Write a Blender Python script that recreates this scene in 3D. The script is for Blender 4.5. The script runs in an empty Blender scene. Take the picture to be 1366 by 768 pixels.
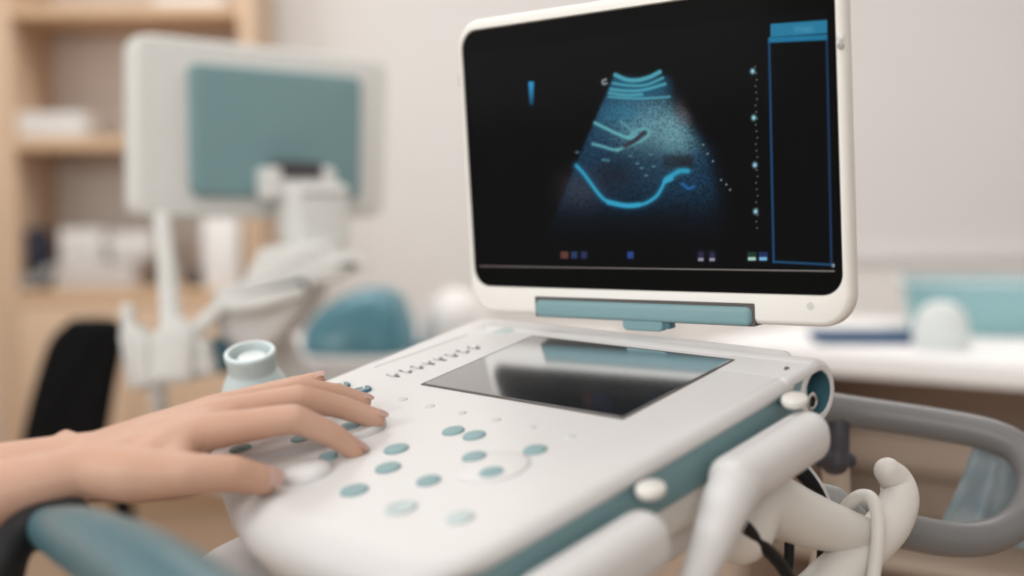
import bpy, bmesh, math, random
import numpy as np
from mathutils import Vector, Matrix
random.seed(4)
rng = np.random.default_rng(4)
PI = math.pi
SC = bpy.context.scene
COL = SC.collection

# ------------------------------------------------------------------ camera frame
F = 1680.0
CAMZ = 1.05
PITCH = math.radians(4.0)
ROLL = math.radians(0.5)
up = Vector((-math.sin(ROLL), -math.cos(PITCH), -math.sin(PITCH))).normalized()   # world up in camera axes (right, down, forward)
fw = (Vector((0, 0, 1)) - up * up.z).normalized()
rt = fw.cross(up).normalized()
CW = Matrix((rt, fw, up))                     # camera axes -> world
CAM = Vector((0, 0, CAMZ))

def at(u, v, d):                              # a point of the place seen at (u, v), d metres ahead
    return CAM + CW @ Vector(((u - 683) / F * d, (v - 384) / F * d, d))

# pose of the ultrasound machine (its own axes: x width, y depth, z up from the panel)
RB = Matrix(((0.691, 0.7044, -0.1624), (0.0544, -0.2747, -0.96), (-0.7208, 0.6545, -0.2282)))
TB = Vector((-0.0717094, 0.07789048, 1.01847924))
MR = (CW @ RB)
q_ = MR.to_quaternion(); q_.normalize()
DEV = Matrix.Translation(CAM + CW @ TB) @ q_.to_matrix().to_4x4()
DEVI = DEV.inverted()

def dev(u, v, z=0.0):                         # point of the machine's plane z
    o = DEVI @ CAM
    e = DEVI @ at(u, v, 1.0) - o
    return o + e * ((z - o.z) / e.z)

def devx(u, v, x):
    o = DEVI @ CAM
    e = DEVI @ at(u, v, 1.0) - o
    return o + e * ((x - o.x) / e.x)

def D(x, y, z):
    return DEV @ Vector((x, y, z))

# ------------------------------------------------------------------ materials
def lin(c):
    c = c / 255.0
    return c / 12.92 if c <= 0.04045 else ((c + 0.055) / 1.055) ** 2.4

def rgb(r, g, b):
    return (lin(r), lin(g), lin(b), 1.0)

def mat(name, col, rough=0.5, spec=0.5, metal=0.0, noise=0.0, nscale=20.0, bump=0.0, bscale=200.0,
        trans=0.0, sss=0.0, alpha=1.0, coat=0.0, ior=1.45, stretch=None, col2=None):
    m = bpy.data.materials.new(name); m.use_nodes = True
    nt = m.node_tree; b = nt.nodes['Principled BSDF']
    b.inputs['Base Color'].default_value = col
    b.inputs['Roughness'].default_value = rough
    b.inputs['Specular IOR Level'].default_value = spec
    b.inputs['Metallic'].default_value = metal
    b.inputs['Transmission Weight'].default_value = trans
    b.inputs['IOR'].default_value = ior
    b.inputs['Alpha'].default_value = alpha
    b.inputs['Coat Weight'].default_value = coat
    if sss:
        b.inputs['Subsurface Weight'].default_value = sss
        b.inputs['Subsurface Radius'].default_value = (0.012, 0.005, 0.003)
        b.inputs['Subsurface Scale'].default_value = 0.6
    tc = nt.nodes.new('ShaderNodeTexCoord')
    src = tc.outputs['Object']
    if stretch:
        mp = nt.nodes.new('ShaderNodeMapping'); mp.inputs['Scale'].default_value = stretch
        nt.links.new(src, mp.inputs['Vector']); src = mp.outputs['Vector']
    if noise or col2:
        n = nt.nodes.new('ShaderNodeTexNoise'); n.inputs['Scale'].default_value = nscale
        n.inputs['Detail'].default_value = 4
        nt.links.new(src, n.inputs['Vector'])
        mx = nt.nodes.new('ShaderNodeMix'); mx.data_type = 'RGBA'
        c2 = col2 or tuple(list(x * (1 - noise) for x in col[:3]) + [1])
        mx.inputs['A'].default_value = col; mx.inputs['B'].default_value = c2
        nt.links.new(n.outputs['Fac'], mx.inputs['Factor'])
        nt.links.new(mx.outputs['Result'], b.inputs['Base Color'])
    if bump:
        n2 = nt.nodes.new('ShaderNodeTexNoise'); n2.inputs['Scale'].default_value = bscale
        nt.links.new(src, n2.inputs['Vector'])
        bp = nt.nodes.new('ShaderNodeBump'); bp.inputs['Strength'].default_value = bump
        bp.inputs['Distance'].default_value = 0.001
        nt.links.new(n2.outputs['Fac'], bp.inputs['Height'])
        nt.links.new(bp.outputs['Normal'], b.inputs['Normal'])
    return m

M = {}
M['white'] = mat('white_plastic', (0.66, 0.635, 0.625, 1), 0.42, 0.4, noise=0.03, nscale=8, bump=0.06, bscale=900)
M['ivory'] = mat('ivory_plastic', (0.71, 0.675, 0.63, 1), 0.40, 0.4, noise=0.03, nscale=8)
M['frame'] = mat('display_frame_plastic', (0.80, 0.765, 0.715, 1), 0.40, 0.4, noise=0.03, nscale=8)
M['cool'] = mat('cool_white_plastic', (0.70, 0.695, 0.67, 1), 0.45, 0.4, noise=0.03, nscale=8)
M['teal'] = mat('teal_plastic', (0.185, 0.305, 0.325, 1), 0.45, 0.4, noise=0.06, nscale=10)
M['teal_btn'] = mat('teal_button_rubber', (0.25, 0.37, 0.385, 1), 0.55, 0.3, noise=0.05)
M['pale_btn'] = mat('pale_grey_button', (0.58, 0.575, 0.545, 1), 0.55, 0.3, noise=0.03)
M['pale_teal'] = mat('pale_teal_button', (0.50, 0.57, 0.565, 1), 0.5, 0.3, noise=0.03)
M['teal_deep'] = mat('deep_teal_plastic', (0.06, 0.15, 0.19, 1), 0.35, 0.5, noise=0.05)
M['teal_grip'] = mat('teal_vinyl', (0.065, 0.145, 0.17, 1), 0.30, 0.5, noise=0.05, nscale=30, bump=0.1, bscale=500)
M['dark'] = mat('dark_plastic', (0.02, 0.02, 0.024, 1), 0.5, 0.3, noise=0.1)
M['black'] = mat('black_rubber', (0.008, 0.008, 0.009, 1), 0.55, 0.3, noise=0.1)
M['fabric_black'] = mat('black_fabric', (0.010, 0.010, 0.0105, 1), 0.95, 0.1, noise=0.2, nscale=300, bump=0.4, bscale=600)
M['grey_tube'] = mat('grey_coated_tube', (0.19, 0.185, 0.185, 1), 0.38, 0.5, noise=0.05)
M['slate'] = mat('slate_plastic', (0.065, 0.06, 0.07, 1), 0.5, 0.4, noise=0.05)
M['mid_grey'] = mat('mid_grey_plastic', (0.33, 0.32, 0.31, 1), 0.45, 0.4, noise=0.04)
M['wood'] = mat('beech_wood', (0.72, 0.53, 0.38, 1), 0.5, 0.35, nscale=6, stretch=(1, 1, 9), col2=(0.65, 0.465, 0.32, 1))
M['wood_h'] = mat('beech_wood_shelf', (0.74, 0.52, 0.34, 1), 0.5, 0.35, nscale=6, stretch=(1, 9, 9), col2=(0.66, 0.45, 0.28, 1))
M['back'] = mat('shelf_back_panel', (0.80, 0.70, 0.63, 1), 0.7, 0.2, noise=0.08, nscale=3)
M['wall'] = mat('wall_paint', (0.81, 0.793, 0.776, 1), 0.85, 0.2, noise=0.03, nscale=1.5)
M['wainscot'] = mat('lower_wall_white', (0.92, 0.90, 0.885, 1), 0.6, 0.3, noise=0.02, nscale=2)
M['rail'] = mat('wall_rail_paint', (0.80, 0.80, 0.785, 1), 0.5, 0.3, noise=0.02)
M['ceil'] = mat('ceiling_paint', (0.82, 0.81, 0.79, 1), 0.9, 0.1, noise=0.02)
M['floor'] = mat('floor_vinyl', (0.38, 0.27, 0.19, 1), 0.5, 0.4, nscale=3, col2=(0.33, 0.225, 0.155, 1))
M['desk'] = mat('desk_laminate', (0.88, 0.86, 0.85, 1), 0.4, 0.4, noise=0.02, nscale=3)
M['desk_brown'] = mat('desk_brown_panel', (0.46, 0.35, 0.28, 1), 0.55, 0.3, nscale=4, stretch=(1, 1, 8), col2=(0.40, 0.30, 0.235, 1))
M['beige'] = mat('beige_laminate', (0.52, 0.42, 0.34, 1), 0.5, 0.3, noise=0.05)
M['paper'] = mat('paper', (0.78, 0.76, 0.74, 1), 0.8, 0.1, noise=0.08, nscale=60, stretch=(1, 1, 40))
M['paper2'] = mat('warm_paper', (0.68, 0.62, 0.585, 1), 0.8, 0.1, noise=0.1, nscale=60, stretch=(1, 1, 40))
M['navy'] = mat('navy_cover', (0.035, 0.035, 0.055, 1), 0.6, 0.3, noise=0.2)
M['blue'] = mat('blue_cover', (0.008, 0.06, 0.15, 1), 0.45, 0.4, noise=0.05)
M['tray'] = mat('teal_clear_plastic', (0.42, 0.68, 0.71, 1), 0.25, 0.5, trans=0.35, noise=0.03, nscale=5)
M['frost'] = mat('frosted_pale_plastic', (0.84, 0.88, 0.875, 1), 0.4, 0.5, trans=0.25, noise=0.02)
M['bottle'] = mat('bottle_pale_plastic', (0.70, 0.79, 0.79, 1), 0.35, 0.5, trans=0.25, noise=0.02)
M['cushion'] = mat('teal_vinyl_cushion', (0.085, 0.24, 0.30, 1), 0.30, 0.6, noise=0.1, nscale=6)
M['sheet'] = mat('white_sheet', (0.80, 0.765, 0.745, 1), 0.85, 0.1, noise=0.05, nscale=12, bump=0.3, bscale=40)
M['couch_base'] = mat('couch_base_grey', (0.62, 0.60, 0.58, 1), 0.5, 0.3, noise=0.03)
M['orange_wood'] = mat('orange_wood_edge', (0.42, 0.22, 0.11, 1), 0.5, 0.3, noise=0.1)
M['bag'] = mat('blue_film', (0.22, 0.36, 0.43, 1), 0.3, 0.5, nscale=42, col2=(0.74, 0.78, 0.80, 1), trans=0.2)
M['nail'] = mat('fingernail', (0.86, 0.62, 0.55, 1), 0.25, 0.5, noise=0.03)
M['skin'] = mat('skin', (0.60, 0.385, 0.295, 1), 0.5, 0.3, nscale=24, col2=(0.53, 0.30, 0.205, 1), sss=0.12, bump=0.15, bscale=350)
M['touch'] = mat('touch_mirror_film', (0.76, 0.78, 0.82, 1), 0.13, 0.5, metal=1.0, noise=0.03)
M['bezel'] = mat('display_glass', (0.004, 0.004, 0.004, 1), 0.10, 0.055, noise=0.05)
M['edge'] = mat('bezel_reflection_grey', (0.07, 0.06, 0.055, 1), 0.25, 0.6, noise=0.05)
M['seam'] = mat('dark_seam', (0.10, 0.09, 0.085, 1), 0.6, 0.3, noise=0.1)
M['steel'] = mat('steel', (0.6, 0.6, 0.6, 1), 0.3, 0.5, metal=1.0, noise=0.05)

# ------------------------------------------------------------------ mesh helpers
def finish(name, bm, m, parent=None, smooth=True, angle=35, world=False):
    bmesh.ops.recalc_face_normals(bm, faces=bm.faces)
    me = bpy.data.meshes.new(name)
    bm.to_mesh(me); bm.free()
    o = bpy.data.objects.new(name, me); COL.objects.link(o)
    if m: me.materials.append(M[m] if isinstance(m, str) else m)
    if smooth:
        me.polygons.foreach_set('use_smooth', [True] * len(me.polygons))
        me.set_sharp_from_angle(angle=math.radians(angle))
    if parent is not None:
        o.parent = parent
        if world: o.matrix_parent_inverse = PW[parent.name].inverted()
    return o

PW = {}
def thing(name, label, cat, mw=None, group=None):
    o = bpy.data.objects.new(name, None); COL.objects.link(o)
    o.empty_display_size = 0.05
    mw = mw or Matrix.Identity(4)
    o.matrix_world = mw
    PW[o.name] = mw.copy()
    tag(o, label, cat, group)
    return o

def tag(o, label, cat, group=None):
    o['label'] = label; o['category'] = cat
    if group: o['group'] = group
    return o

def struct(o):
    o['kind'] = 'structure'; return o

def rings(bm, rl, cap=True, closed=True):
    vs = [[bm.verts.new(p) for p in r] for r in rl]
    n = len(vs[0])
    for a, b in zip(vs, vs[1:]):
        for i in range(n if closed else n - 1):
            j = (i + 1) % n
            bm.faces.new((a[i], a[j], b[j], b[i]))
    if cap:
        bm.faces.new(list(reversed(vs[0]))); bm.faces.new(vs[-1])
    return vs

def rrect(w, h, r, n=8, cx=0, cy=0):
    r = min(r, w / 2 - 1e-5, h / 2 - 1e-5); pts = []
    for (sx, sy, a0) in ((1, 1, 0), (-1, 1, 90), (-1, -1, 180), (1, -1, 270)):
        for k in range(n + 1):
            a = math.radians(a0 + 90 * k / n)
            pts.append((cx + sx * (w / 2 - r) + r * math.cos(a), cy + sy * (h / 2 - r) + r * math.sin(a)))
    return pts

def offset(pts, d):                           # inward offset of a CCW outline
    n = len(pts); out = []
    for i in range(n):
        p0 = Vector(pts[i - 1]); p1 = Vector(pts[i]); p2 = Vector(pts[(i + 1) % n])
        t = ((p1 - p0).normalized() + (p2 - p1).normalized())
        t = t.normalized() if t.length > 1e-9 else (p2 - p1).normalized()
        nn = Vector((-t.y, t.x))
        out.append(tuple(p1 + nn * d))
    return out

def slab(bm, pts, z0, z1, r=0.003, seg=4, rb=None, xf=None):
    rb = r if rb is None else rb
    rl = []
    if rb > 0:
        for k in range(seg + 1):
            a = PI / 2 * k / seg
            rl.append([(x, y, z0 + rb * (1 - math.sin(a))) for x, y in offset(pts, rb * (1 - math.cos(a)))])
        rl[0:seg + 1] = [[(x, y, z0 + rb * (1 - math.cos(PI / 2 * k / seg))) for x, y in offset(pts, rb * (1 - math.sin(PI / 2 * k / seg)))] for k in range(seg + 1)]
    else:
        rl.append([(x, y, z0) for x, y in pts])
    if r > 0:
        rl += [[(x, y, z1 - r + r * math.sin(PI / 2 * k / seg)) for x, y in offset(pts, r * (1 - math.cos(PI / 2 * k / seg)))] for k in range(seg + 1)]
    else:
        rl.append([(x, y, z1) for x, y in pts])
    if xf is not None: rl = [[xf @ Vector(p) for p in ring] for ring in rl]
    rings(bm, rl)
    return bm

def box(bm, lo, hi, r=0.004, seg=3, xf=None):
    w, h = hi[0] - lo[0], hi[1] - lo[1]
    return slab(bm, rrect(w, h, max(r, 1e-4), 4, (lo[0] + hi[0]) / 2, (lo[1] + hi[1]) / 2), lo[2], hi[2], min(r, (hi[2] - lo[2]) / 2.01), seg, xf=xf)

def catmull(pts, rad, n=8):
    P = [Vector(p) for p in pts]; out = []; ro = []
    for i in range(len(P) - 1):
        p0 = P[i - 1] if i > 0 else P[i] * 2 - P[i + 1]
        p3 = P[i + 2] if i + 2 < len(P) else P[i + 1] * 2 - P[i]
        for k in range(n):
            t = k / n
            out.append(0.5 * ((2 * P[i]) + (P[i + 1] - p0) * t + (2 * p0 - 5 * P[i] + 4 * P[i + 1] - p3) * t * t + (3 * P[i] - p0 - 3 * P[i + 1] + p3) * t ** 3))
            ro.append(rad[i] * (1 - t) + rad[i + 1] * t)
    out.append(P[-1]); ro.append(rad[-1])
    return out, ro

def tube(bm, pts, rad, n=8, sides=16, smooth=True, round_ends=True, flat=1.0, upv=None):
    if not isinstance(rad, (list, tuple)): rad = [rad] * len(pts)
    if smooth and len(pts) > 2: P, R = catmull(pts, rad, n)
    else: P, R = [Vector(p) for p in pts], list(rad)
    if round_ends:
        t0 = (P[0] - P[1]).normalized(); t1 = (P[-1] - P[-2]).normalized()
        a = []; b = []
        for k in range(1, 6):
            th = PI / 2 * k / 5.3
            a.insert(0, (P[0] + t0 * R[0] * math.sin(th), R[0] * math.cos(th)))
            b.append((P[-1] + t1 * R[-1] * math.sin(th), R[-1] * math.cos(th)))
        P = [x[0] for x in a] + P + [x[0] for x in b]
        R = [x[1] for x in a] + R + [x[1] for x in b]
    rl = []; prev = None
    for i, p in enumerate(P):
        t = (P[min(i + 1, len(P) - 1)] - P[max(i - 1, 0)]).normalized()
        if prev is None:
            u = Vector(upv) if upv else Vector((0, 0, 1))
            if abs(u.normalized().dot(t)) > 0.95 and not upv: u = Vector((1, 0, 0))
            x = t.cross(u).normalized()
        else:
            x = (prev - t * prev.dot(t)).normalized()
        prev = x; y = t.cross(x).normalized()
        rl.append([p + (x * math.cos(2 * PI * k / sides) + y * flat * math.sin(2 * PI * k / sides)) * R[i] for k in range(sides)])
    rings(bm, rl)
    return bm

def lathe(bm, prof, n=32, xf=None, sx=1.0, sy=1.0):
    rl = []
    for r, z in prof:
        rl.append([Vector((sx * r * math.cos(2 * PI * k / n), sy * r * math.sin(2 * PI * k / n), z)) for k in range(n)])
    if xf is not None: rl = [[xf @ p for p in ring] for ring in rl]
    rings(bm, rl)
    return bm

def frame_mat(o, x=None, y=None, z=None):     # matrix from an origin and two axes
    if z is not None and y is not None:
        z = z.normalized(); x = y.cross(z).normalized(); y = z.cross(x)
    elif z is not None:
        z = z.normalized(); x = (x - z * x.dot(z)).normalized(); y = z.cross(x)
    return Matrix.Translation(o) @ Matrix((x, y, z)).transposed().to_4x4()

T = Matrix.Translation
NB = bmesh.new

# ------------------------------------------------------------------ the room
def quad(name, a, b, c, d, m, thick=None):
    bm = NB(); v = [bm.verts.new(p) for p in (a, b, c, d)]; bm.faces.new(v)
    return finish(name, bm, m, smooth=False)

XL, XR, YB, YF, ZC = -2.9, 2.9, 4.65, -2.4, 2.75
def wallbox(name, lo, hi, m):
    bm = NB(); box(bm, lo, hi, 0.001, 1)
    return struct(finish(name, bm, m, smooth=False))
wallbox('floor', (XL, YF, -0.06), (XR, YB, 0), 'floor')
wallbox('ceiling', (XL, YF, ZC), (XR, YB, ZC + 0.06), 'ceil')
wallbox('wall_back', (XL, YB, 0), (XR, YB + 0.08, ZC), 'wall')
wallbox('wall_left', (XL - 0.08, YF, 0), (XL, YB, ZC), 'wall')
wallbox('wall_right', (XR, YF, 0), (XR + 0.08, YB, ZC), 'wall')
wallbox('wall_front', (XL, YF - 0.08, 0), (XR, YF, ZC), 'wall')
zr = at(1260, 343, 4.6).z
wallbox('trim_1', (0.62, YB - 0.035, zr - 0.02), (XR, YB, zr + 0.018), 'rail')
wallbox('trim_2', (0.62, YB - 0.012, 0.10), (XR, YB, zr - 0.02), 'wainscot')
wallbox('baseboard_back', (XL, YB - 0.015, 0), (XR, YB, 0.10), 'beige')

# ------------------------------------------------------------------ ultrasound machine
US = thing('ultrasound_machine', 'white portable ultrasound machine with upright black display and teal side strip, under the hand', 'ultrasound machine', DEV)
def smooth_outline(keys, n=6):
    k = [(x, y, 0) for x, y in keys]
    P, _ = catmull(k + k[:1], [0] * (len(k) + 1), n)
    return [(p.x, p.y) for p in P[:-1]]
base_out = [(0.2775, 0.112), (0.2745, 0.1165), (0.262, 0.1175), (0.252, 0.119), (0.2495, 0.125), (0.249, 0.155), (0.240, 0.166)]
base_out += [(0.17, 0.168), (0.09, 0.168), (0.0, 0.168)]
for k in range(0, 7):
    a = PI / 2 + PI / 2 * k / 6
    base_out.append((-0.082 + 0.025 * math.cos(a), 0.143 + 0.025 * math.sin(a)))
base_out += [(-0.107, 0.07), (-0.107, -0.02), (-0.107, -0.085), (-0.104, -0.115), (-0.090, -0.142), (-0.06, -0.163),
             (-0.02, -0.184), (0.03, -0.208), (0.08, -0.226), (0.13, -0.236), (0.18, -0.240), (0.22, -0.238), (0.25, -0.228), (0.268, -0.212), (0.2765, -0.19),
             (0.2775, -0.10), (0.2775, 0.02)]
def sstep(a, b, x):
    t = min(1, max(0, (x - a) / (b - a))); return t * t * (3 - 2 * t)
def shell(bm):                                # top shell: small edge radius, rolling over into a thick palm rest at the front
    n = len(base_out); inn = [Vector(p) - Vector(q) for p, q in zip(offset(base_out, 1.0), base_out)]
    wt = [sstep(-0.085, -0.175, y) * sstep(0.272, 0.215, x) for x, y in base_out]
    rl = [[(p[0] + d.x * 0.016 * w + d.x * .001, p[1] + d.y * 0.016 * w + d.y * .001, -0.0110 - 0.043 * w) for p, d, w in zip(base_out, inn, wt)]]
    for k in range(0, 6):
        a = PI / 2 * k / 6
        rl.append([(p[0] + d.x * 0.012 * w * (1 - math.sin(a)), p[1] + d.y * 0.012 * w * (1 - math.sin(a)), -0.0085 - w * (0.0205 + 0.023 * (1 - math.sin(a)) - 0.001)) for p, d, w in zip(base_out, inn, wt)])
    for k in range(0, 9):
        a = PI / 2 * k / 8
        rl.append([(p[0] + d.x * (0.0085 + 0.022 * w) * (1 - math.cos(a)), p[1] + d.y * (0.0085 + 0.022 * w) * (1 - math.cos(a)), (-0.0085 - 0.0195 * w) * (1 - math.sin(a))) for p, d, w in zip(base_out, inn, wt)])
    rings(bm, rl)
def inset_front(d0, d1):
    out = []
    for p, q in zip(base_out, offset(base_out, 1.0)):
        w = sstep(-0.085, -0.175, p[1]) * sstep(0.272, 0.215, p[0])
        out.append((p[0] + (q[0] - p[0]) * (d0 + d1 * w), p[1] + (q[1] - p[1]) * (d0 + d1 * w)))
    return out
bm = NB(); shell(bm); finish('top_shell', bm, 'white', US)
bm = NB(); slab(bm, inset_front(0.0026, 0.0200), -0.040, -0.010, 0.0, rb=0.002); finish('side_strip', bm, 'teal', US)['label'] = 'teal band around the side'
bm = NB(); slab(bm, inset_front(0.0045, 0.0200), -0.066, -0.0385, 0.002, rb=0.010); finish('bottom_shell', bm, 'ivory', US)
# back barrel with cavity at the right end
Rx = Matrix.Rotation(PI / 2, 4, 'Y')
bm = NB()
prof = [(0.012, -0.02), (0.012, 0.006), (0.0165, 0.0065), (0.0225, 0.004), (0.0245, -0.002), (0.0245, -0.36), (0.0225, -0.367), (0.0, -0.3675)]
BX = 0.2756
BC = T((BX, 0.1425, -0.0235)) @ Rx
lathe(bm, [(0.001, -0.021), (0.0160, -0.021), (0.0162, 0.0), (0.0170, 0.0010), (0.0205, 0.0010), (0.0235, -0.0012), (0.0245, -0.005), (0.0245, -0.360), (0.0225, -0.367), (0.001, -0.3675)], 40, BC)
finish('hinge_barrel', bm, 'white', US)
bm = NB(); lathe(bm, [(0.001, -0.0200), (0.0152, -0.0200), (0.0157, 0.0002), (0.0161, 0.0004), (0.0158, -0.0205), (0.001, -0.0205)], 32, BC)
finish('port_recess', bm, 'teal_deep', US)
PC = T((BX, 0.1375, -0.0290)) @ Rx
bm = NB(); lathe(bm, [(0.0040, -0.019), (0.0040, -0.002), (0.0052, -0.001), (0.0070, -0.002), (0.0074, -0.0195)], 24, PC); finish('port_ring', bm, 'steel', US)
bm = NB(); lathe(bm, [(0.0005, -0.0195), (0.0039, -0.0195), (0.0039, -0.006), (0.0005, -0.0055)], 20, PC); finish('port_socket', bm, 'dark', US)
bm = NB(); slab(bm, rrect(0.0780, 0.048, 0.006, 5, 0.2385, 0.126), -0.0068, 0.0002, 0.0055, 5, rb=0); finish('corner_cover', bm, 'white', US)
bm = NB(); slab(bm, rrect(0.030, 0.022, 0.0006, 2, 0.2605, 0.1195), -0.040, -0.0066, 0.0, rb=0); finish('strip_end', bm, 'teal', US)
# touch panel
TP = Vector((0.107, 0.0636))
bm = NB(); slab(bm, rrect(0.2175, 0.1310, 0.0012, 2, *TP), -0.001, 0.0006, 0.0002, 1, rb=0); finish('touch_panel_rim', bm, 'seam', US)
bm = NB(); slab(bm, rrect(0.2125, 0.1258, 0.001, 2, *TP), -0.001, 0.0009, 0.0002, 1, rb=0); finish('touch_panel', bm, 'touch', US)['label'] = 'dark glossy touch panel'
# buttons
def button(u, v, d, m='teal_btn', h=0.0020, z=0.0, asp=1.0, ring=False):
    c = dev(u, v, z + h); r = d / 2
    bm = NB()
    if ring:
        lathe(bm, [(r, 0), (r, h - 0.0008), (r - 0.0012, h), (r * 0.62, h), (r * 0.5, h - 0.0006), (0.0003, h - 0.0010)], 28, T((c.x, c.y, z - 0.0002)), sy=asp)
    else:
        lathe(bm, [(r, 0), (r, h - 0.0012), (r - 0.0006, h - 0.0003), (r - 0.0018, h), (0.0003, h + 0.0003)], 28, T((c.x, c.y, z - 0.0002)), sy=asp)
    return finish('button', bm, m, US)
for u, v, d in ((604, 572, .0165), (632, 578, .0165), (713, 597, .0165), (528, 596, .0180),
                (517, 621, .0180), (571, 638, .0165), (472, 651, .0190)):
    button(u, v, d)
button(632, 606, .0165, 'teal_btn', .0014, 0.0023)
button(672, 440, .0200, 'pale_teal', .0012)
button(640, 436, .0130, 'pale_btn', .0010)
button(534, 674, .0205, 'pale_teal', ring=True)
button(613, 687, .0175, 'pale_teal', .002)
for u, v in ((537, 531), (573, 540), (615, 549), (661, 558), (708, 568), (760, 581)):
    button(u, v, .0085, 'pale_btn', .0012)
for u, v in ((455, 512), (483, 517)):
    b = button(u, v, .0150, 'teal_deep', .0030)
    c = dev(u, v, 0.0030); bm = NB()
    tube(bm, [Vector((c.x - .004, c.y - .001, 0.0031)), Vector((c.x, c.y + .002, 0.0032)), Vector((c.x + .004, c.y - .001, 0.0031))], 0.0009, 4, 8)
    finish('button_mark', bm, 'white', b)
# dial on the panel
c = dev(657, 620, 0.002)
bm = NB(); lathe(bm, [(0.0250, -0.0002), (0.0246, 0.0010), (0.0232, 0.0018), (0.0210, 0.0021), (0.0003, 0.0022)], 48, T((c.x, c.y, 0)))
finish('dial', bm, 'white', US)
button(655, 627, .0165, 'teal_btn', .0012, 0.0023)
# key strip under the hand, raised
strip_px = [(281, 601), (298, 588), (345, 575), (400, 563), (455, 553), (505, 549), (513, 558), (492, 572), (445, 583), (395, 594), (345, 604), (305, 611), (286, 610)]
sp = [dev(u, v, 0.0055) for u, v in strip_px]
so = smooth_outline([(p.x, p.y) for p in sp], 4)
area = sum(so[i][0] * so[(i + 1) % len(so)][1] - so[(i + 1) % len(so)][0] * so[i][1] for i in range(len(so)))
if area < 0: so.reverse()
bm = NB(); slab(bm, so, -0.002, 0.0055, 0.003, 4, rb=0); finish('key_strip', bm, 'white', US)
for u, v in ((320, 596), (402, 582), (466, 566)):
    button(u, v, .0165, 'teal_btn', .0016, 0.0055)
button(437, 605, .014, 'teal_btn', .003)
c = dev(405, 622, 0.006)
bm = NB(); lathe(bm, [(0.019, -0.0002), (0.0185, 0.0025), (0.016, 0.0055), (0.010, 0.0078), (0.0003, 0.0085)], 32, T((c.x, c.y, 0))); finish('trackball', bm, 'white', US)
# gain sliders along the left edge
a0, a1 = dev(524, 498, 0.002), dev(631, 461, 0.002)
for k in range(8):
    p = a0.lerp(a1, k / 7)
    bm = NB(); slab(bm, rrect(0.017, 0.0026, 0.001, 3, p.x, p.y), -0.0005, 0.0003, 0.0, rb=0); finish('slider_slot', bm, 'seam', US)
    s = 0.0032 * math.sin(k * 1.3)
    bm = NB(); box(bm, (p.x - 0.0040 + s, p.y - 0.0024, 0.0), (p.x + 0.0040 + s, p.y + 0.0024, 0.0026), 0.0009, 2); finish('slider_knob', bm, 'white', US)
p, q = dev(500, 490, 0), dev(622, 447, 0)
bm = NB(); tube(bm, [Vector((p.x, p.y, 0.0001)), Vector((q.x, q.y, 0.0001))], 0.0007, 2, 8, smooth=False); finish('groove', bm, 'pale_btn', US)
# side details
p = devx(1068, 483, 0.2775); bm = NB(); lathe(bm, [(0.0024, -0.002), (0.0024, 0.0006), (0.0003, 0.0008)], 14, T((0.2655, p.y, 0.0)) @ Matrix.Rotation(0.5, 4, 'Y')); finish('screw', bm, 'seam', US)

# display head -----------------------------------------------------------------
RS = Matrix(((0.9934, -0.1131, -0.0201), (0.1149, 0.9789, 0.1691), (0.0006, -0.1703, 0.9854)))
qs = RS.to_quaternion(); qs.normalize()
SCR = T((-0.07763915, 0.14022988, 0.03896289)) @ qs.to_matrix().to_4x4()      # origin at the glass' lower left corner: x right, y back, z up
DS = DEV @ SCR; DSI = DS.inverted()
def scr(u, v):
    o = DSI @ CAM; e = DSI @ at(u, v, 1.0) - o
    p = o + e * (-o.y / e.y)
    return p.x, p.z
GW, GH = 0.36, 0.2291
XZ = SCR @ Matrix.Rotation(PI / 2, 4, 'X')    # outline plane (x, z) of the display; third axis points to the viewer
fr = [(x, y) for x, y in rrect(GW + 0.0150, GH + 0.0345, 0.026, 10, GW / 2, GH / 2 - 0.0072)]
# frame as a ring: outer rounded shell with the front well for the glass
bm = NB()
rl = []
for ins, z in ((0.010, -0.0190), (0.004, -0.0165), (0.001, -0.0125), (0.0, -0.009), (0.0, -0.004), (0.0012, -0.0012), (0.0035, 0.0006), (0.0050, 0.0012)):
    rl.append([XZ @ Vector((x, y, z)) for x, y in offset(fr, ins)])
gl = rrect(GW, GH, 0.0165, 10, GW / 2, GH / 2)
rl.append([XZ @ Vector((x, y, 0.0012)) for x, y in offset(gl, -0.0012)])
rl.append([XZ @ Vector((x, y, -0.0016)) for x, y in gl])
rings(bm, rl)
finish('display_frame', bm, 'frame', US, angle=50)
# ---- picture shown on the display (evaluated on a fine grid)
def seg_d(X, Y, pts):
    best = np.full(X.shape, 1e9)
    for (x0, y0), (x1, y1) in zip(pts, pts[1:]):
        dx, dy = x1 - x0, y1 - y0
        t = np.clip(((X - x0) * dx + (Y - y0) * dy) / (dx * dx + dy * dy + 1e-9), 0, 1)
        best = np.minimum(best, np.hypot(X - x0 - t * dx, Y - y0 - t * dy))
    return best
def curve(pts, n=10):
    P, _ = catmull([(x, y, 0) for x, y in pts], [0] * len(pts), n)
    return [(p.x, p.y) for p in P]
def stroke(X, Y, pts, w, soft=1.2):
    return 1 / (1 + np.exp((seg_d(X, Y, curve(pts)) - w) / (soft * 0.5)))
def gauss(X, Y, x, y, sx, sy):
    return np.exp(-((X - x) / sx) ** 2 - ((Y - y) / sy) ** 2)
def rect(X, Y, x0, y0, x1, y1, s=0.8):
    f = lambda t: 1 / (1 + np.exp(-t / (s * 0.5)))
    return f(X - x0) * f(x1 - X) * f(Y - y0) * f(y1 - Y)
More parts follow.
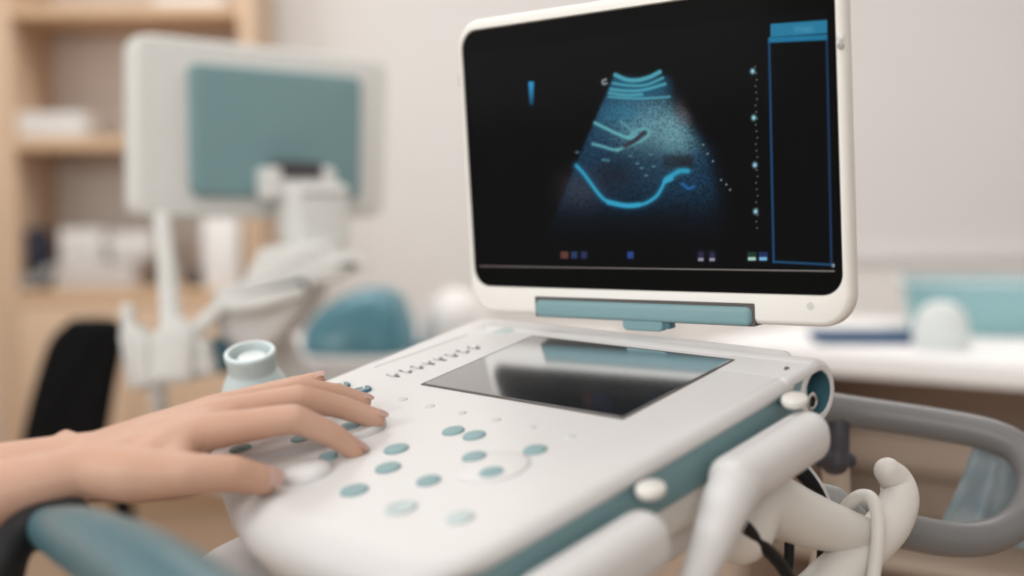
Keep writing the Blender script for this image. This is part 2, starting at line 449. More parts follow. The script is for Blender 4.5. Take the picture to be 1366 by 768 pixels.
def picture(X, Y):
    C = np.zeros(X.shape + (3,))
    def add(mask, c, k=1.0):
        nonlocal C
        m = np.clip(mask * k, 0, 1)[..., None]
        C = C * (1 - m) + np.array([lin(c[0]), lin(c[1]), lin(c[2])]) * m
    noise = rng.random(X.shape)
    nz = noise
    for _ in range(1): nz = (nz + np.roll(nz, 1, 0) + np.roll(nz, 1, 1) + np.roll(nz, -1, 0) + np.roll(nz, -1, 1)) / 5
    speck = np.clip((nz - 0.5) * 1.9 + 0.9, 0.3, 1.5)
    sg = lambda t, s: 1 / (1 + np.exp(-np.clip(t / s, -50, 50)))
    left = (X - (820 - (Y - 99) * 0.425))
    right = ((886 + (Y - 100) * 0.22 + np.clip(Y - 140, 0, 60) * 0.55) - X)
    fan = sg(left, 1.0) * sg(right, 5.0) * sg(Y - 99, 1.5)
    add(fan * sg(Y - 120, 6) * (1 - sg(Y - 262, 14)) * speck, (30, 70, 100), 0.62)
    add(fan * (gauss(X, Y, 868, 168, 42, 32) + 0.55 * gauss(X, Y, 905, 178, 20, 32)) * speck, (104, 150, 160), 0.74)
    add(gauss(X, Y, 913, 150, 12, 16) * sg(right + 12, 4) * speck, (120, 112, 116), 0.45)
    add(fan * gauss(X, Y, 830, 150, 34, 18) * speck, (40, 105, 132), 0.6)
    add(fan * gauss(X, Y, 895, 188, 28, 18) * speck, (100, 146, 156), 0.5)
    add(fan * gauss(X, Y, 822, 232, 40, 26), (20, 22, 30), 0.75)
    add(rect(X, Y, 884, 206, 925, 224, 3), (24, 18, 18), 0.8)
    add(gauss(X, Y, 775, 252, 26, 22) * speck, (70, 66, 72), 0.35)
    add(gauss(X, Y, 870, 215, 26, 30) * fan * speck, (34, 58, 78), 0.5)
    cy = (76, 158, 176)
    add(stroke(X, Y, [(818, 112), (850, 119), (888, 112)], 12, 4) * fan, (26, 84, 112), .7)
    for k, (pts, w, kk) in enumerate((([(821, 100), (835, 106), (850, 107), (866, 103), (880, 96)], 2.6, .95), ([(818, 111), (840, 114), (862, 113), (884, 104)], 1.7, .8),
                                      ([(815, 119), (835, 121), (858, 120), (887, 112)], 2.0, .8), ([(813, 124), (835, 127), (856, 126)], 2.0, .8),
                                      ([(812, 129), (838, 131), (865, 131), (893, 129)], 1.5, .75))):
        add(stroke(X, Y, pts, w), cy, kk * 0.9)
    add(stroke(X, Y, [(794, 164), (808, 171), (825, 179), (840, 184), (850, 180)], 1.9), (96, 168, 176), .85)
    add(stroke(X, Y, [(828, 162), (838, 170), (845, 178)], 1.3), (96, 160, 168), .6)
    add(stroke(X, Y, [(838, 183), (850, 174), (862, 172), (866, 178), (858, 186), (845, 192), (824, 200)], 1.8), (96, 160, 166), .75)
    add(stroke(X, Y, [(834, 195), (846, 188), (854, 181), (860, 177)], 3.0, 1.5), (44, 38, 42), .95)
    add(stroke(X, Y, [(791, 192), (803, 195), (816, 199), (824, 200)], 1.7), (96, 164, 174), .8)
    add(stroke(X, Y, [(804, 213), (812, 214)], 1.6), (80, 140, 150), .5)
    for x, y in ((841, 208), (850, 218), (856, 224), (862, 234), (770, 203), (868, 206), (872, 222)):
        add(gauss(X, Y, x, y, 2.4, 1.4), (90, 140, 150), .6)
    bl = (46, 150, 184)
    add(stroke(X, Y, [(769, 221), (779, 232), (790, 247), (800, 260), (810, 268), (835, 274.5), (858, 272), (874, 263), (882, 252), (886, 243)], 4.2, 3.0), (22, 70, 98), .75)
    add(stroke(X, Y, [(769, 221), (779, 232), (790, 247), (800, 260), (810, 268), (835, 274.5), (858, 272), (874, 263), (882, 252), (886, 243)], 1.9), bl, .95)
    add(stroke(X, Y, [(812, 270), (835, 274), (852, 273)], 2.8), bl, .9)
    add(stroke(X, Y, [(890, 238), (898, 233), (907, 228), (917, 228)], 2.9, 2), bl, .95)
    add(stroke(X, Y, [(888, 241), (895, 238)], 3.4), bl, .9)
    add(stroke(X, Y, [(910, 245), (918, 251), (925, 249)], 1.8), (34, 92, 150), .85)
    # gain bar
    t = np.clip((Y - 108) / 34, 0, 1)
    add(rect(X, Y, 705 + 1.6 * t, 109, 712 - 0.8 * t, 141) * (1 - t) ** 0.8, (44, 140, 190), 1)
    add(np.abs(stroke(X, Y, [(808, 106), (804, 108), (805, 112), (809, 111)], .8)), (170, 180, 190), .7)
    # depth scale
    for x, y in ((1004, 95), (1005.5, 157), (1007, 220), (1008, 282)):
        add(gauss(X, Y, x, y, 2.4, 2.8), (150, 205, 220), 1)
    for k in range(26):
        yy = 89 + k * 8.6
        add(gauss(X, Y, 1007.5 + k * 0.06 + (k % 3), yy, 1.1, 1.1), (110, 110, 100), .7)
    for x, y in ((938, 193), (962, 240), (969, 246), (974, 253), (944, 205), (951, 215)):
        add(gauss(X, Y, x, y, 1.3, 1.3), (140, 150, 150), .7)
    # side panel
    yb = 0.0
    add(rect(X, Y - (-(X - 1028) * 0.07), 1028, 32, 1103.5, 49.5), (36, 116, 150), .95)
    add(rect(X, Y + (X - 1025) * 0.05, 1025, 50, 1104, 57) , (30, 112, 150), .9)
    add(rect(X, Y, 1060, 36, 1085, 42, 3) * nz * 1.4, (90, 160, 180), .5)
    for pts, c, k in (([(1026, 54), (1032, 349)], (30, 78, 120), .9), ([(1103, 50), (1109, 350)], (30, 66, 104), .8), ([(1032, 349), (1110, 353)], (36, 84, 124), .85)):
        P2 = pts
        add(1 / (1 + np.exp((seg_d(X, Y, P2) - 1.0) / 0.5)), c, k)
    add(gauss(X, Y, 1112, 354, 2, 2), (170, 180, 190), .8)
    for x, y, w, c, k in ((753, 340, 5, (96, 60, 52), .8), (766, 340, 4, (44, 60, 96), .8), (779, 340, 4, (40, 50, 84), .8), (841, 340, 4, (36, 66, 128), .9)):
        add(rect(X, Y, x - w, y - 4.5, x + w, y + 4.5), c, k)
    for x in (935, 950):
        add(gauss(X, Y, x, 340, 4, 5), (46, 48, 78), .8); add(rect(X, Y, x - 3.5, 344, x + 3.5, 348), (150, 150, 170), .8)
    add(rect(X, Y, 997, 336, 1009, 348), (26, 54, 40), .9); add(rect(X, Y, 998, 343, 1008, 347), (170, 205, 190), .9)
    add(rect(X, Y, 1012, 336, 1024, 348), (26, 44, 84), .9); add(rect(X, Y, 1013, 343, 1023, 347), (120, 180, 215), .9)
    return C
# active area corners from the photographed edges
xa0, za1 = scr(621, 76); xa1, za0 = scr(1117, 352)
bm = NB(); rings(bm, [[XZ @ Vector((x, y, -0.0030)) for x, y in gl], [XZ @ Vector((x, y, 0.0)) for x, y in offset(gl, 0.0002)]])
glass = finish('display_glass', bm, 'bezel', US, smooth=False)
NX, NZ = 560, 330
gx = np.linspace(0.0065, GW - 0.0055, NX); zb0, zb1 = 0.0185, GH - 0.0195
gz = np.linspace(zb0, zb1, NZ)
GX, GZ = np.meshgrid(gx, gz)
loc = np.stack([GX, np.full_like(GX, -0.00025), GZ], -1).reshape(-1, 3)
Ms = np.array(DS); Wp = loc @ Ms[:3, :3].T + Ms[:3, 3]
cc = (Wp - np.array(CAM)) @ np.array(CW)      # world -> camera axes
PXu = (683 + F * cc[:, 0] / cc[:, 2]).reshape(NZ, NX); PXv = (384 + F * cc[:, 1] / cc[:, 2]).reshape(NZ, NX)
pic = picture(PXu, PXv)
ms_ = np.array(SCR); vl = loc @ ms_[:3, :3].T + ms_[:3, 3]
idx = np.arange(NX * NZ).reshape(NZ, NX)
faces = np.stack([idx[:-1, :-1], idx[:-1, 1:], idx[1:, 1:], idx[1:, :-1]], -1).reshape(-1, 4)
me = bpy.data.meshes.new('display_picture')
me.from_pydata(vl.tolist(), [], faces.tolist())
ca = me.color_attributes.new('picture', 'FLOAT_COLOR', 'POINT')
ca.data.foreach_set('color', np.concatenate([pic.reshape(-1, 3), np.ones((NX * NZ, 1))], 1).astype(np.float32).ravel())
m = bpy.data.materials.new('lit_display'); m.use_nodes = True
b = m.node_tree.nodes['Principled BSDF']; b.inputs['Base Color'].default_value = (0.004, 0.004, 0.0045, 1)
b.inputs['Roughness'].default_value = 0.14; b.inputs['Specular IOR Level'].default_value = 0.055
an = m.node_tree.nodes.new('ShaderNodeAttribute'); an.attribute_name = 'picture'
m.node_tree.links.new(an.outputs['Color'], b.inputs['Emission Color']); b.inputs['Emission Strength'].default_value = 1.0
M['lit'] = m; me.materials.append(m)
o = bpy.data.objects.new('display_picture', me); COL.objects.link(o); o.parent = US
o['label'] = 'blue ultrasound image lit on the black display'
# grey strip painting the reflected line along the display's lower bezel edge
bm = NB(); tube(bm, [XZ @ Vector((0.0065, zb0 - 0.0006, 0.0002)), XZ @ Vector((GW - 0.006, zb0 - 0.0006, 0.0002))], 0.0009, 2, 10, smooth=False); finish('bezel_edge_reflection', bm, 'edge', US)
# hinge bar and bracket
h0 = scr(718, 409); h1 = scr(1005, 419)
zc_ = (h0[1] + h1[1]) / 2
bm = NB(); slab(bm, rrect(h1[0] - h0[0] + 0.004, 0.0180, 0.001, 3, (h0[0] + h1[0]) / 2, zc_), -0.012, 0.0016, 0.0, rb=0, xf=XZ); finish('hinge_slot_shade', bm, 'seam', US)  # dark slab paints the shadow line along the hinge bar's top
bm = NB(); slab(bm, rrect(h1[0] - h0[0], 0.0150, 0.005, 5, (h0[0] + h1[0]) / 2, zc_ - 0.0012), -0.010, 0.0058, 0.004, 4, xf=XZ)
finish('hinge_bar', bm, 'teal', US)
hb = scr(857, 425)
A = SCR @ Vector((hb[0], -0.002, hb[1]))
bm = NB(); slab(bm, rrect(0.040, 0.013, 0.005, 5, hb[0] + 0.001, hb[1] - 0.0035), -0.008, 0.0030, 0.002, 4, xf=XZ); finish('hinge_bracket', bm, 'teal', US)
bm = NB(); slab(bm, rrect(0.006, 0.007, 0.001, 3, hb[0] + 0.024, hb[1] - 0.004), -0.008, 0.0010, 0.0005, 2, xf=XZ); finish('hinge_gap', bm, 'teal_deep', US)
# latches / screws on the frame
for (u, v) in ((1131, 48), (1131, 60)):
    x, z = scr(u, v); bm = NB(); lathe(bm, [(0.0026, 0), (0.0026, 0.0012), (0.0004, 0.0016)], 14, XZ @ T((min(x, GW + 0.0045), z, 0.0006))); finish('bumper', bm, 'white' if v < 55 else 'mid_grey', US)
x, z = scr(1082, 408); bm = NB(); lathe(bm, [(0.003, 0), (0.003, 0.0004), (0.0004, 0.0006)], 14, XZ @ T((x, z, 0.0010))); finish('screw', bm, 'pale_btn', US)
x, z = scr(607, 108); bm = NB(); box(bm, (-0.0105, z - 0.006, -0.012), (-0.005, z + 0.006, -0.002), 0.002, 2, xf=XZ); finish('release_button', bm, 'pale_btn', US)

# ------------------------------------------------------------------ probe connectors on the right side
def connector(name, label, y0, y1, x0, x1, z0, z1, boot, knob_y):
    t = thing(name, label, 'probe connector', DEV @ T((x0, (y0 + y1) / 2, z0)), 'probe connectors plugged into the machine side')
    ox, oy, oz = x0, (y0 + y1) / 2, z0
    L = lambda p: Vector(p) - Vector((ox, oy, oz))
    bm = NB()
    w, h = x1 - x0, y1 - y0
    slab(bm, rrect(w, h, 0.0165, 8, w / 2, 0), 0, z1 - z0, 0.0150, 7, rb=0.016)
    finish('housing', bm, 'white', t)
    bm = NB(); tube(bm, [L(p[:3]) for p in boot], [p[3] for p in boot], 8, 20); finish('cable_boot', bm, 'white', t)
    kp = devx(knob_y[0], knob_y[1], 0.2885)
    k = T(L(kp)) @ Matrix.Rotation(0.20, 4, 'Y')
    bm = NB(); lathe(bm, [(0.0004, -0.0035), (0.0090, -0.0035), (0.0105, -0.001), (0.0100, 0.0016), (0.0075, 0.0030), (0.0004, 0.0034)], 28, k, sx=0.85, sy=1.0); finish('lock_knob', bm, 'ivory', t)
    bm = NB(); tube(bm, [L((0.2760, kp.y + 0.002, kp.z - 0.002)), L((kp.x, kp.y, kp.z - 0.004))], 0.0040, 2, 12, smooth=False); finish('knob_shaft', bm, 'teal_deep', t)
    return t
connector('probe_connector', 'white rounded probe connector with downward cable boot, nearest the display on the machine side', -0.008, 0.108, 0.2790, 0.313, -0.054, -0.018,
          [(0.2965, 0.010, -0.0365, 0.0180), (*devx(966, 680, 0.305), 0.0160), (*devx(948, 728, 0.308), 0.0130), (*devx(926, 778, 0.310), 0.0100), (*devx(895, 850, 0.312), 0.0075)], (1060, 533))
connector('probe_connector', 'white rounded probe connector with no cable visible, nearest the front edge on the machine side', -0.186, -0.070, 0.2790, 0.313, -0.056, -0.018,
          [(0.297, -0.168, -0.038, 0.018), (0.303, -0.186, -0.060, 0.016), (0.309, -0.204, -0.095, 0.012), (0.312, -0.216, -0.15, 0.008)], (868, 652))

# ------------------------------------------------------------------ cart under the machine
cpos = D(0.09, -0.02, -0.09)
CART = thing('equipment_cart', 'equipment cart under the ultrasound machine, with grey loop handle and white cable hook', 'cart', T((cpos.x, cpos.y, 0)))
def cart_part(name, bm, m, lab=None):
    o = finish(name, bm, m, CART, world=True)
    if lab: o['label'] = lab
    return o
tray_out = [(x * 1.0, y) for x, y in rrect(0.30, 0.36, 0.05, 8, 0.105, -0.052)]
bm = NB(); slab(bm, tray_out, -0.095, -0.0675, 0.010, 5, rb=0.010, xf=DEV); cart_part('tray', bm, 'white')
bm = NB(); P = [D(-0.035, -0.165, -0.082), D(0.0, -0.194, -0.082), D(0.05, -0.222, -0.083), D(0.12, -0.240, -0.084), D(0.22, -0.245, -0.084)]
tube(bm, P, 0.0125, 8, 16); cart_part('tray_lip', bm, 'ivory')
bm = NB(); slab(bm, rrect(0.16, 0.16, 0.04, 8), 0.16, cpos.z - 0.01, 0.01, xf=T((cpos.x, cpos.y, 0))); cart_part('column', bm, 'ivory')
bm = NB(); slab(bm, rrect(0.42, 0.46, 0.08, 8), 0.085, 0.165, 0.02, 5, xf=T((cpos.x, cpos.y, 0)) @ Matrix.Rotation(-0.8, 4, 'Z')); cart_part('base', bm, 'white')
for sx in (-1, 1):
    for sy in (-1, 1):
        p = T((cpos.x, cpos.y, 0)) @ Matrix.Rotation(-0.8, 4, 'Z') @ Vector((sx * 0.17, sy * 0.19, 0.042))
        bm = NB(); lathe(bm, [(0.001, -0.014), (0.036, -0.014), (0.042, -0.009), (0.042, 0.009), (0.036, 0.014), (0.001, 0.014)], 24, T(p) @ Rx)
        w_ = cart_part('caster', bm, 'black')
        bm = NB(); tube(bm, [p + Vector((0, 0, 0.0)), p + Vector((0, 0, 0.055))], 0.012, 2, 12, smooth=False); f_ = finish('caster_fork', bm, 'mid_grey', w_)
        f_.matrix_parent_inverse = PW[CART.name].inverted()
        f_.matrix_parent_inverse = Matrix.Identity(4)
# grey loop handle
G = [at(1085, 541, 1.16), at(1150, 551, 1.165), at(1250, 566, 1.155), at(1320, 580, 1.14), at(1362, 602, 1.125), at(1379, 640, 1.105), at(1366, 685, 1.085), at(1325, 714, 1.07), at(1270, 719, 1.06), at(1210, 709, 1.05), at(1150, 694, 1.04), at(1060, 670, 1.03)]
bm = NB(); tube(bm, G, 0.0150, 8, 20); cart_part('side_handle', bm, 'grey_tube', 'grey tubular loop handle')
bm = NB(); tube(bm, [at(1117, 548, 1.165), at(1117, 575, 1.16), at(1116, 600, 1.16), at(1114, 616, 1.16)], [0.0125, 0.011, 0.0115, 0.013], 8, 16); cart_part('handle_post', bm, 'slate')
bm = NB(); tube(bm, [at(1096, 608, 1.155), at(1132, 614, 1.165)], [0.011, 0.0075], 4, 16); cart_part('post_foot', bm, 'slate')
bm = NB(); tube(bm, [at(1115, 618, 1.165), at(1114, 680, 1.165), at(1090, 780, 1.16), at(1020, 900, 1.12), Vector((cpos.x + 0.05, cpos.y, 0.62))], 0.0125, 8, 14); cart_part('handle_stay', bm, 'beige')
# white arm and hook
bm = NB(); tube(bm, [D(0.262, 0.05, -0.095), at(1010, 668, 0.90), at(1080, 694, 0.93), at(1150, 715, 0.955)], [0.024, 0.024, 0.0205, 0.015], 8, 22); cart_part('hook_arm', bm, 'ivory')
bm = NB(); tube(bm, [at(1000, 880, 0.90), at(1095, 788, 0.93), at(1150, 735, 0.955), at(1184, 700, 0.968), at(1199, 668, 0.975), at(1196, 643, 0.98), at(1184, 628, 0.975)],
     [0.0205, 0.0190, 0.0180, 0.0172, 0.0155, 0.0132, 0.0105], 8, 24); cart_part('cable_hook', bm, 'ivory', 'white curled cable hook')
bm = NB(); tube(bm, [at(1084, 655, 0.985), at(1110, 668, 0.985), at(1140, 690, 0.985)], [0.008, 0.0125, 0.010], 6, 16); cart_part('hook_clip', bm, 'mid_grey')
# teal front grip with black bracket
grip = [at(62, 704, 0.79), at(105, 718, 0.735), at(165, 748, 0.665), at(225, 788, 0.60), at(295, 843, 0.54), at(395, 930, 0.47)]
bm = NB(); tube(bm, grip, [0.0130, 0.0190, 0.0225, 0.0235, 0.0235, 0.0235], 8, 24); cart_part('front_grip', bm, 'teal_grip', 'teal padded front grip')
bm = NB(); tube(bm, [at(95, 690, 0.80), at(40, 705, 0.79), at(8, 745, 0.775), at(5, 830, 0.78), at(60, 960, 0.80)], 0.0135, 8, 16); cart_part('grip_bracket', bm, 'black')
bm = NB(); tube(bm, [at(15, 728, 0.80), at(70, 727, 0.80), at(120, 735, 0.76)], 0.004, 6, 10); cart_part('bracket_rod', bm, 'dark')
bm = NB(); tube(bm, [at(60, 960, 0.80), at(160, 1000, 0.83), D(0.0, -0.05, -0.14), D(0.05, -0.03, -0.09)], 0.0135, 8, 16); cart_part('bracket_stay', bm, 'black')
# pale bottle holder on the cart's far side
bh = at(345, 560, 1.17)

# ------------------------------------------------------------------ cables
bm = NB(); tube(bm, [at(1112, 712, 0.955), at(1124, 683, 0.965), at(1142, 664, 0.955), at(1160, 663, 0.945), at(1170, 684, 0.937), at(1171, 720, 0.93), at(1164, 775, 0.925), at(1150, 850, 0.92), at(1120, 1000, 0.93)], 0.0052, 8, 12)
tag(finish('cable', bm, 'ivory'), 'thick white cable draped over the white hook', 'cable')
bm = NB(); tube(bm, [at(994, 702, 0.86), at(1018, 728, 0.87), at(1045, 758, 0.88), at(1062, 800, 0.89), at(1070, 900, 0.9)], 0.0046, 8, 12)
tag(finish('cable', bm, 'black'), 'black cable slanting down below the white hook arm', 'cable')
bm = NB(); tube(bm, [at(1053, 722, 0.925), at(1052, 750, 0.925), at(1047, 790, 0.925), at(1045, 900, 0.92)], 0.0038, 8, 12)
tag(finish('cable', bm, 'black'), 'short upright black cable end behind the slanting black cable', 'cable')
for k in range(4):
    off = k * 8
    bm = NB(); tube(bm, [at(1055 + off, 622 + k, 0.955), at(1070 + off * .9, 636 + k * 2, 0.955), at(1083 + off * .8, 652 + k * 3, 0.958), at(1094 + off * .6, 676 + k * 3, 0.965), at(1096 + off * .6, 720, 0.99), at(1088 + off * .5, 860, 1.0)], 0.0034 if k != 3 else 0.0022, 8, 10)
    tag(finish('wire', bm, 'black' if k != 3 else 'white'), 'thin black wire in the bundle between probe connector and white hook' if k != 3 else 'thin white wire beside the black bundle by the probe connector', 'wire', 'wires bundled by the hook' if k != 3 else None)

# ------------------------------------------------------------------ gel bottle and its holder
bp_ = at(343, 532, 1.165)
axis = (at(338, 466, 1.140) - at(349, 535, 1.160)).normalized()
BM_ = frame_mat(bp_, x=Vector((1, 0, 0)), z=axis)
t = thing('gel_bottle', 'translucent pale teal gel bottle with open round neck behind the hand', 'bottle', BM_)
bm = NB(); lathe(bm, [(0.002, -0.075), (0.030, -0.075), (0.034, -0.070), (0.034, -0.010), (0.032, 0.008), (0.0275, 0.020), (0.0235, 0.027), (0.0225, 0.030), (0.002, 0.031)], 32); finish('bottle_body', bm, 'bottle', t)
bm = NB(); lathe(bm, [(0.0225, 0.026), (0.0222, 0.040), (0.0232, 0.0415), (0.0236, 0.0475), (0.0226, 0.0490), (0.0196, 0.0490), (0.0190, 0.046), (0.0180, 0.036), (0.0004, 0.034)], 32); finish('cap', bm, 'bottle', t)
bm = NB(); lathe(bm, [(0.0005, 0.0335), (0.0135, 0.0335), (0.0135, 0.0425), (0.012, 0.0435), (0.0005, 0.0425)], 24, T((0.001, 0.001, 0))); finish('cap_insert', bm, 'frost', t)
bm = NB(); lathe(bm, [(0.002, -0.082), (0.041, -0.082), (0.043, -0.078), (0.043, -0.035), (0.041, -0.034), (0.0395, -0.036), (0.0395, -0.076), (0.002, -0.0765)], 32, BM_); cart_part('bottle_cup', bm, 'white')
bm = NB(); tube(bm, [BM_ @ Vector((0.036, -0.004, -0.070)), D(-0.112, 0.0, -0.082)], 0.010, 2, 12, smooth=False); cart_part('cup_arm', bm, 'white')

# ------------------------------------------------------------------ person: forearm and hand
def capsule(bm, a, b, ra, rb):
    a = Vector(a); b = Vector(b); d = b - a; L = d.length
    if L < 1e-6: return
    z = d / L; x = z.orthogonal().normalized(); y = z.cross(x)
    rl = []; n = 14
    for k in range(1, 7):
        th = -PI / 2 + PI / 2 * k / 6.01 if False else -PI / 2 * (1 - k / 6.0)
        if k == 0: continue
        rl.append((a + z * ra * math.sin(th), max(ra * math.cos(th), 1e-4)))
    for k in range(0, 6):
        th = PI / 2 * k / 6.0
        rl.append((b + z * rb * math.sin(th), max(rb * math.cos(th), 1e-4)))
    rings(bm, [[c + (x * math.cos(2 * PI * k / n) + y * math.sin(2 * PI * k / n)) * r for k in range(n)] for c, r in rl])
HB = NB()
def chain(pts):
    for (a, ra), (b, rb) in zip(pts, pts[1:]): capsule(HB, a, b, ra, rb)
fing = {
    'index': [(at(272, 577, .853), .0135), (at(392, 558, .862), .0106), (at(440, 578, .873), .0094), (at(474, 600, .882), .0080)],
    'middle': [(at(280, 556, .880), .0130), (at(400, 531, .900), .0103), (at(456, 543, .915), .0090), (at(501, 558, .925), .0080)],
    'ring': [(at(284, 548, .905), .0122), (at(398, 519, .935), .0094), (at(452, 525, .950), .0082), (at(484, 535, .958), .0073)],
    'pinky': [(at(286, 546, .930), .0110), (at(352, 525, .950), .0086), (at(400, 512, .960), .0075), (at(424, 506, .964), .0065)],
    'thumb': [(at(178, 634, .815), .0185), (at(250, 633, .812), .0148), (at(310, 631, .820), .0126), (at(352, 640, .832), .0106)],
}
wu, wl = at(118, 612, .856), at(118, 628, .826)
for k, (f, ch) in enumerate(fing.items()):
    chain(ch)
    w = wl.lerp(wu, k / 3) if f != 'thumb' else wl
    if f != 'thumb':
        chain([(w, .0175), (w.lerp(ch[0][0], .5), .0150), ch[0]])
mk = ['index', 'middle', 'ring', 'pinky']
for a, b in zip(mk, mk[1:]):
    A0, B0 = fing[a][0], fing[b][0]
    mid = (A0[0] + B0[0]) / 2
    chain([((wl + wu) / 2, .016), (mid, .0115)])
    web = mid.lerp((fing[a][1][0] + fing[b][1][0]) / 2, .22)
    chain([(mid, .011), (web, .0065)])
chain([(wl, .0185), (fing['thumb'][0][0], .0185)])
chain([(fing['thumb'][0][0], .017), (fing['index'][0][0].lerp(wl, .25), .014)])
chain([(fing['thumb'][0][0].lerp(fing['thumb'][1][0], .7), .012), (fing['index'][0][0].lerp(wl, .2), .012)])
chain([(wl, .0185), (at(20, 655, .815), .0225), (at(-120, 705, .80), .029), (at(-330, 770, .78), .036)])
chain([(wu, .0190), (at(20, 632, .850), .0230), (at(-120, 668, .835), .030), (at(-330, 735, .82), .037)])
chain([(at(88, 588, .865), .0085), (at(100, 594, .862), .0085)])
hm = bpy.data.meshes.new('tmp'); bmesh.ops.recalc_face_normals(HB, faces=HB.faces); HB.to_mesh(hm); HB.free()
ho = bpy.data.objects.new('tmp', hm); COL.objects.link(ho)
r_ = ho.modifiers.new('r', 'REMESH'); r_.mode = 'VOXEL'; r_.voxel_size = 0.0022
s_ = ho.modifiers.new('s', 'SMOOTH'); s_.factor = 0.5; s_.iterations = 14
dg = bpy.context.evaluated_depsgraph_get(); dg.update()
arm_me = bpy.data.meshes.new_from_object(ho.evaluated_get(dg))
bpy.data.objects.remove(ho); arm_me.name = 'person'
arm_me.materials.clear(); arm_me.materials.append(M['skin'])
arm_me.polygons.foreach_set('use_smooth', [True] * len(arm_me.polygons))
person = bpy.data.objects.new('person', arm_me); COL.objects.link(person)
tag(person, "person's bare forearm and hand reaching in, fingers spread over the white keyboard", 'person')
for f, ch in fing.items():
    p1, p2 = ch[-2][0], ch[-1][0]; r = ch[-1][1]
    d = (p2 - p1).normalized()
    nrm = (DEV.to_3x3() @ Vector((0, 0, 1))).normalized()
    if f == 'thumb': nrm = (nrm * 0.75 + (CAM - p2).normalized() * 0.75).normalized()
    nrm = (nrm - d * nrm.dot(d)).normalized()
    sd = d.cross(nrm)
    bm = NB(); rl = []
    L, Wd = r * 1.55, r * 0.80
    for i in range(7):
        s = i / 6 * 2 - 1; row = []
        for j in range(7):
            a = (j / 6 * 2 - 1)
            wf = math.sqrt(max(0.05, 1 - max(0, abs(s) - 0.55) ** 2 / 0.24))
            ang = a * 0.95 * wf
            rr = r * 0.955 + 0.0001
            row.append(p2 + d * (s * L * 0.5 + r * 0.18) + nrm * (rr * math.cos(ang) - 0.0010 * s * s) + sd * rr * math.sin(ang))
        rl.append(row)
    vs = [[bm.verts.new(p) for p in row] for row in rl]
    for i in range(6):
        for j in range(6): bm.faces.new((vs[i][j], vs[i][j + 1], vs[i + 1][j + 1], vs[i + 1][j]))
    bmesh.ops.solidify(bm, geom=bm.faces[:], thickness=-0.0005)
    finish('fingernail', bm, 'nail', person)

# ------------------------------------------------------------------ second ultrasound system (behind, left)
mo = at(345, 165, 2.25)
mr = (at(515, 180, 2.42) - at(185, 165, 2.08)); mr.z = 0; mr.normalize()
mup = Vector((0.0, 0.03, 1)).normalized()
MM = frame_mat(mo, x=mr, z=mr.cross(mup))     # x along the monitor, y up, z towards the camera
S2 = thing('ultrasound_system', 'blurred white ultrasound system with teal-backed monitor turned away, beside the bookshelf', 'ultrasound machine', T((mo.x, mo.y, 0)))
def s2(name, bm, m, lab=None):
    o = finish(name, bm, m, S2, world=True)
    if lab: o['label'] = lab
    return o
def mloc(u, v):                               # pixel to monitor plane
    I = MM.inverted(); o = I @ CAM; e = I @ at(u, v, 1.0) - o
    p = o + e * (-o.z / e.z); return p.x, p.y
c4 = [mloc(180, 42), mloc(182, 292), mloc(514, 288), mloc(518, 80)]
def rquad(c, r, n=6):
    out = []
    N = len(c)
    for i in range(N):
        p = Vector(c[i]); a = (Vector(c[i - 1]) - p).normalized(); b = (Vector(c[(i + 1) % N]) - p).normalized()
        p0, p1 = p + a * r, p + b * r
        for k in range(n + 1):
            s = k / n
            out.append(tuple(p0 * (1 - s) ** 2 + p * 2 * s * (1 - s) + p1 * s * s))
    return out
bm = NB(); slab(bm, rquad(c4, 0.035), -0.05, 0.0, 0.010, 5, xf=MM); s2('monitor_shell', bm, 'cool')
c5 = [mloc(249, 84), mloc(252, 262), mloc(475, 266), mloc(477, 103)]
bm = NB(); slab(bm, rquad(c5, 0.020), -0.005, 0.018, 0.009, 5, xf=MM); s2('back_panel', bm, 'teal', 'teal rear panel of the monitor')
bx = [mloc(334, 224), mloc(336, 268), mloc(434, 270), mloc(424, 224)]
bm = NB(); slab(bm, rquad(bx, 0.012), 0.005, 0.060, 0.012, 4, xf=MM); s2('mount_block', bm, 'cool')
bx = [mloc(352, 216), mloc(352, 240), mloc(406, 240), mloc(404, 218)]
bm = NB(); slab(bm, rquad(bx, 0.004), 0.015, 0.063, 0.003, 3, xf=MM); s2('mount_slot', bm, 'slate')
bm = NB(); slab(bm, rquad([mloc(356, 246), mloc(362, 330), mloc(402, 348), mloc(437, 328), mloc(436, 246)], 0.018), 0.012, 0.085, 0.022, 5, xf=MM); s2('monitor_arm', bm, 'cool')
cz = at(370, 420, 2.2)
CF = frame_mat(at(370, 420, 2.12), x=Vector((1, 0, 0)), z=Vector((0, -1, 0.0)))
def cpoly(pts, r):
    I = CF.inverted(); q = [(I @ at(u, v, 2.12)) for u, v in pts]; return rquad([(p.x, p.y) for p in q], r)
bm = NB(); slab(bm, cpoly([(352, 330), (330, 372), (296, 388), (306, 408), (380, 392), (440, 378), (488, 352), (440, 340), (436, 322)], 0.008), -0.16, 0.03, 0.010, 4, xf=CF); s2('arm_plate', bm, 'cool')
bm = NB(); slab(bm, cpoly([(288, 388), (296, 448), (332, 474), (368, 462), (402, 424), (432, 366), (350, 366)], 0.014), -0.20, 0.045, 0.022, 6, xf=CF); s2('console', bm, 'couch_base')
bm = NB(); tube(bm, [at(312, 408, 2.062), at(352, 402, 2.062), at(400, 388, 2.07)], [0.014, 0.016, 0.010], 8, 16); s2('console_highlight', bm, 'cool')  # white tube painting the highlight band along the console's top
bm = NB(); slab(bm, rrect(0.18, 0.26, 0.06), 0.14, cz.z - 0.17, 0.03, 4, xf=T((cz.x + 0.05, cz.y + 0.08, 0)) @ Matrix.Rotation(-0.4, 4, 'Z')); s2('body', bm, 'couch_base')
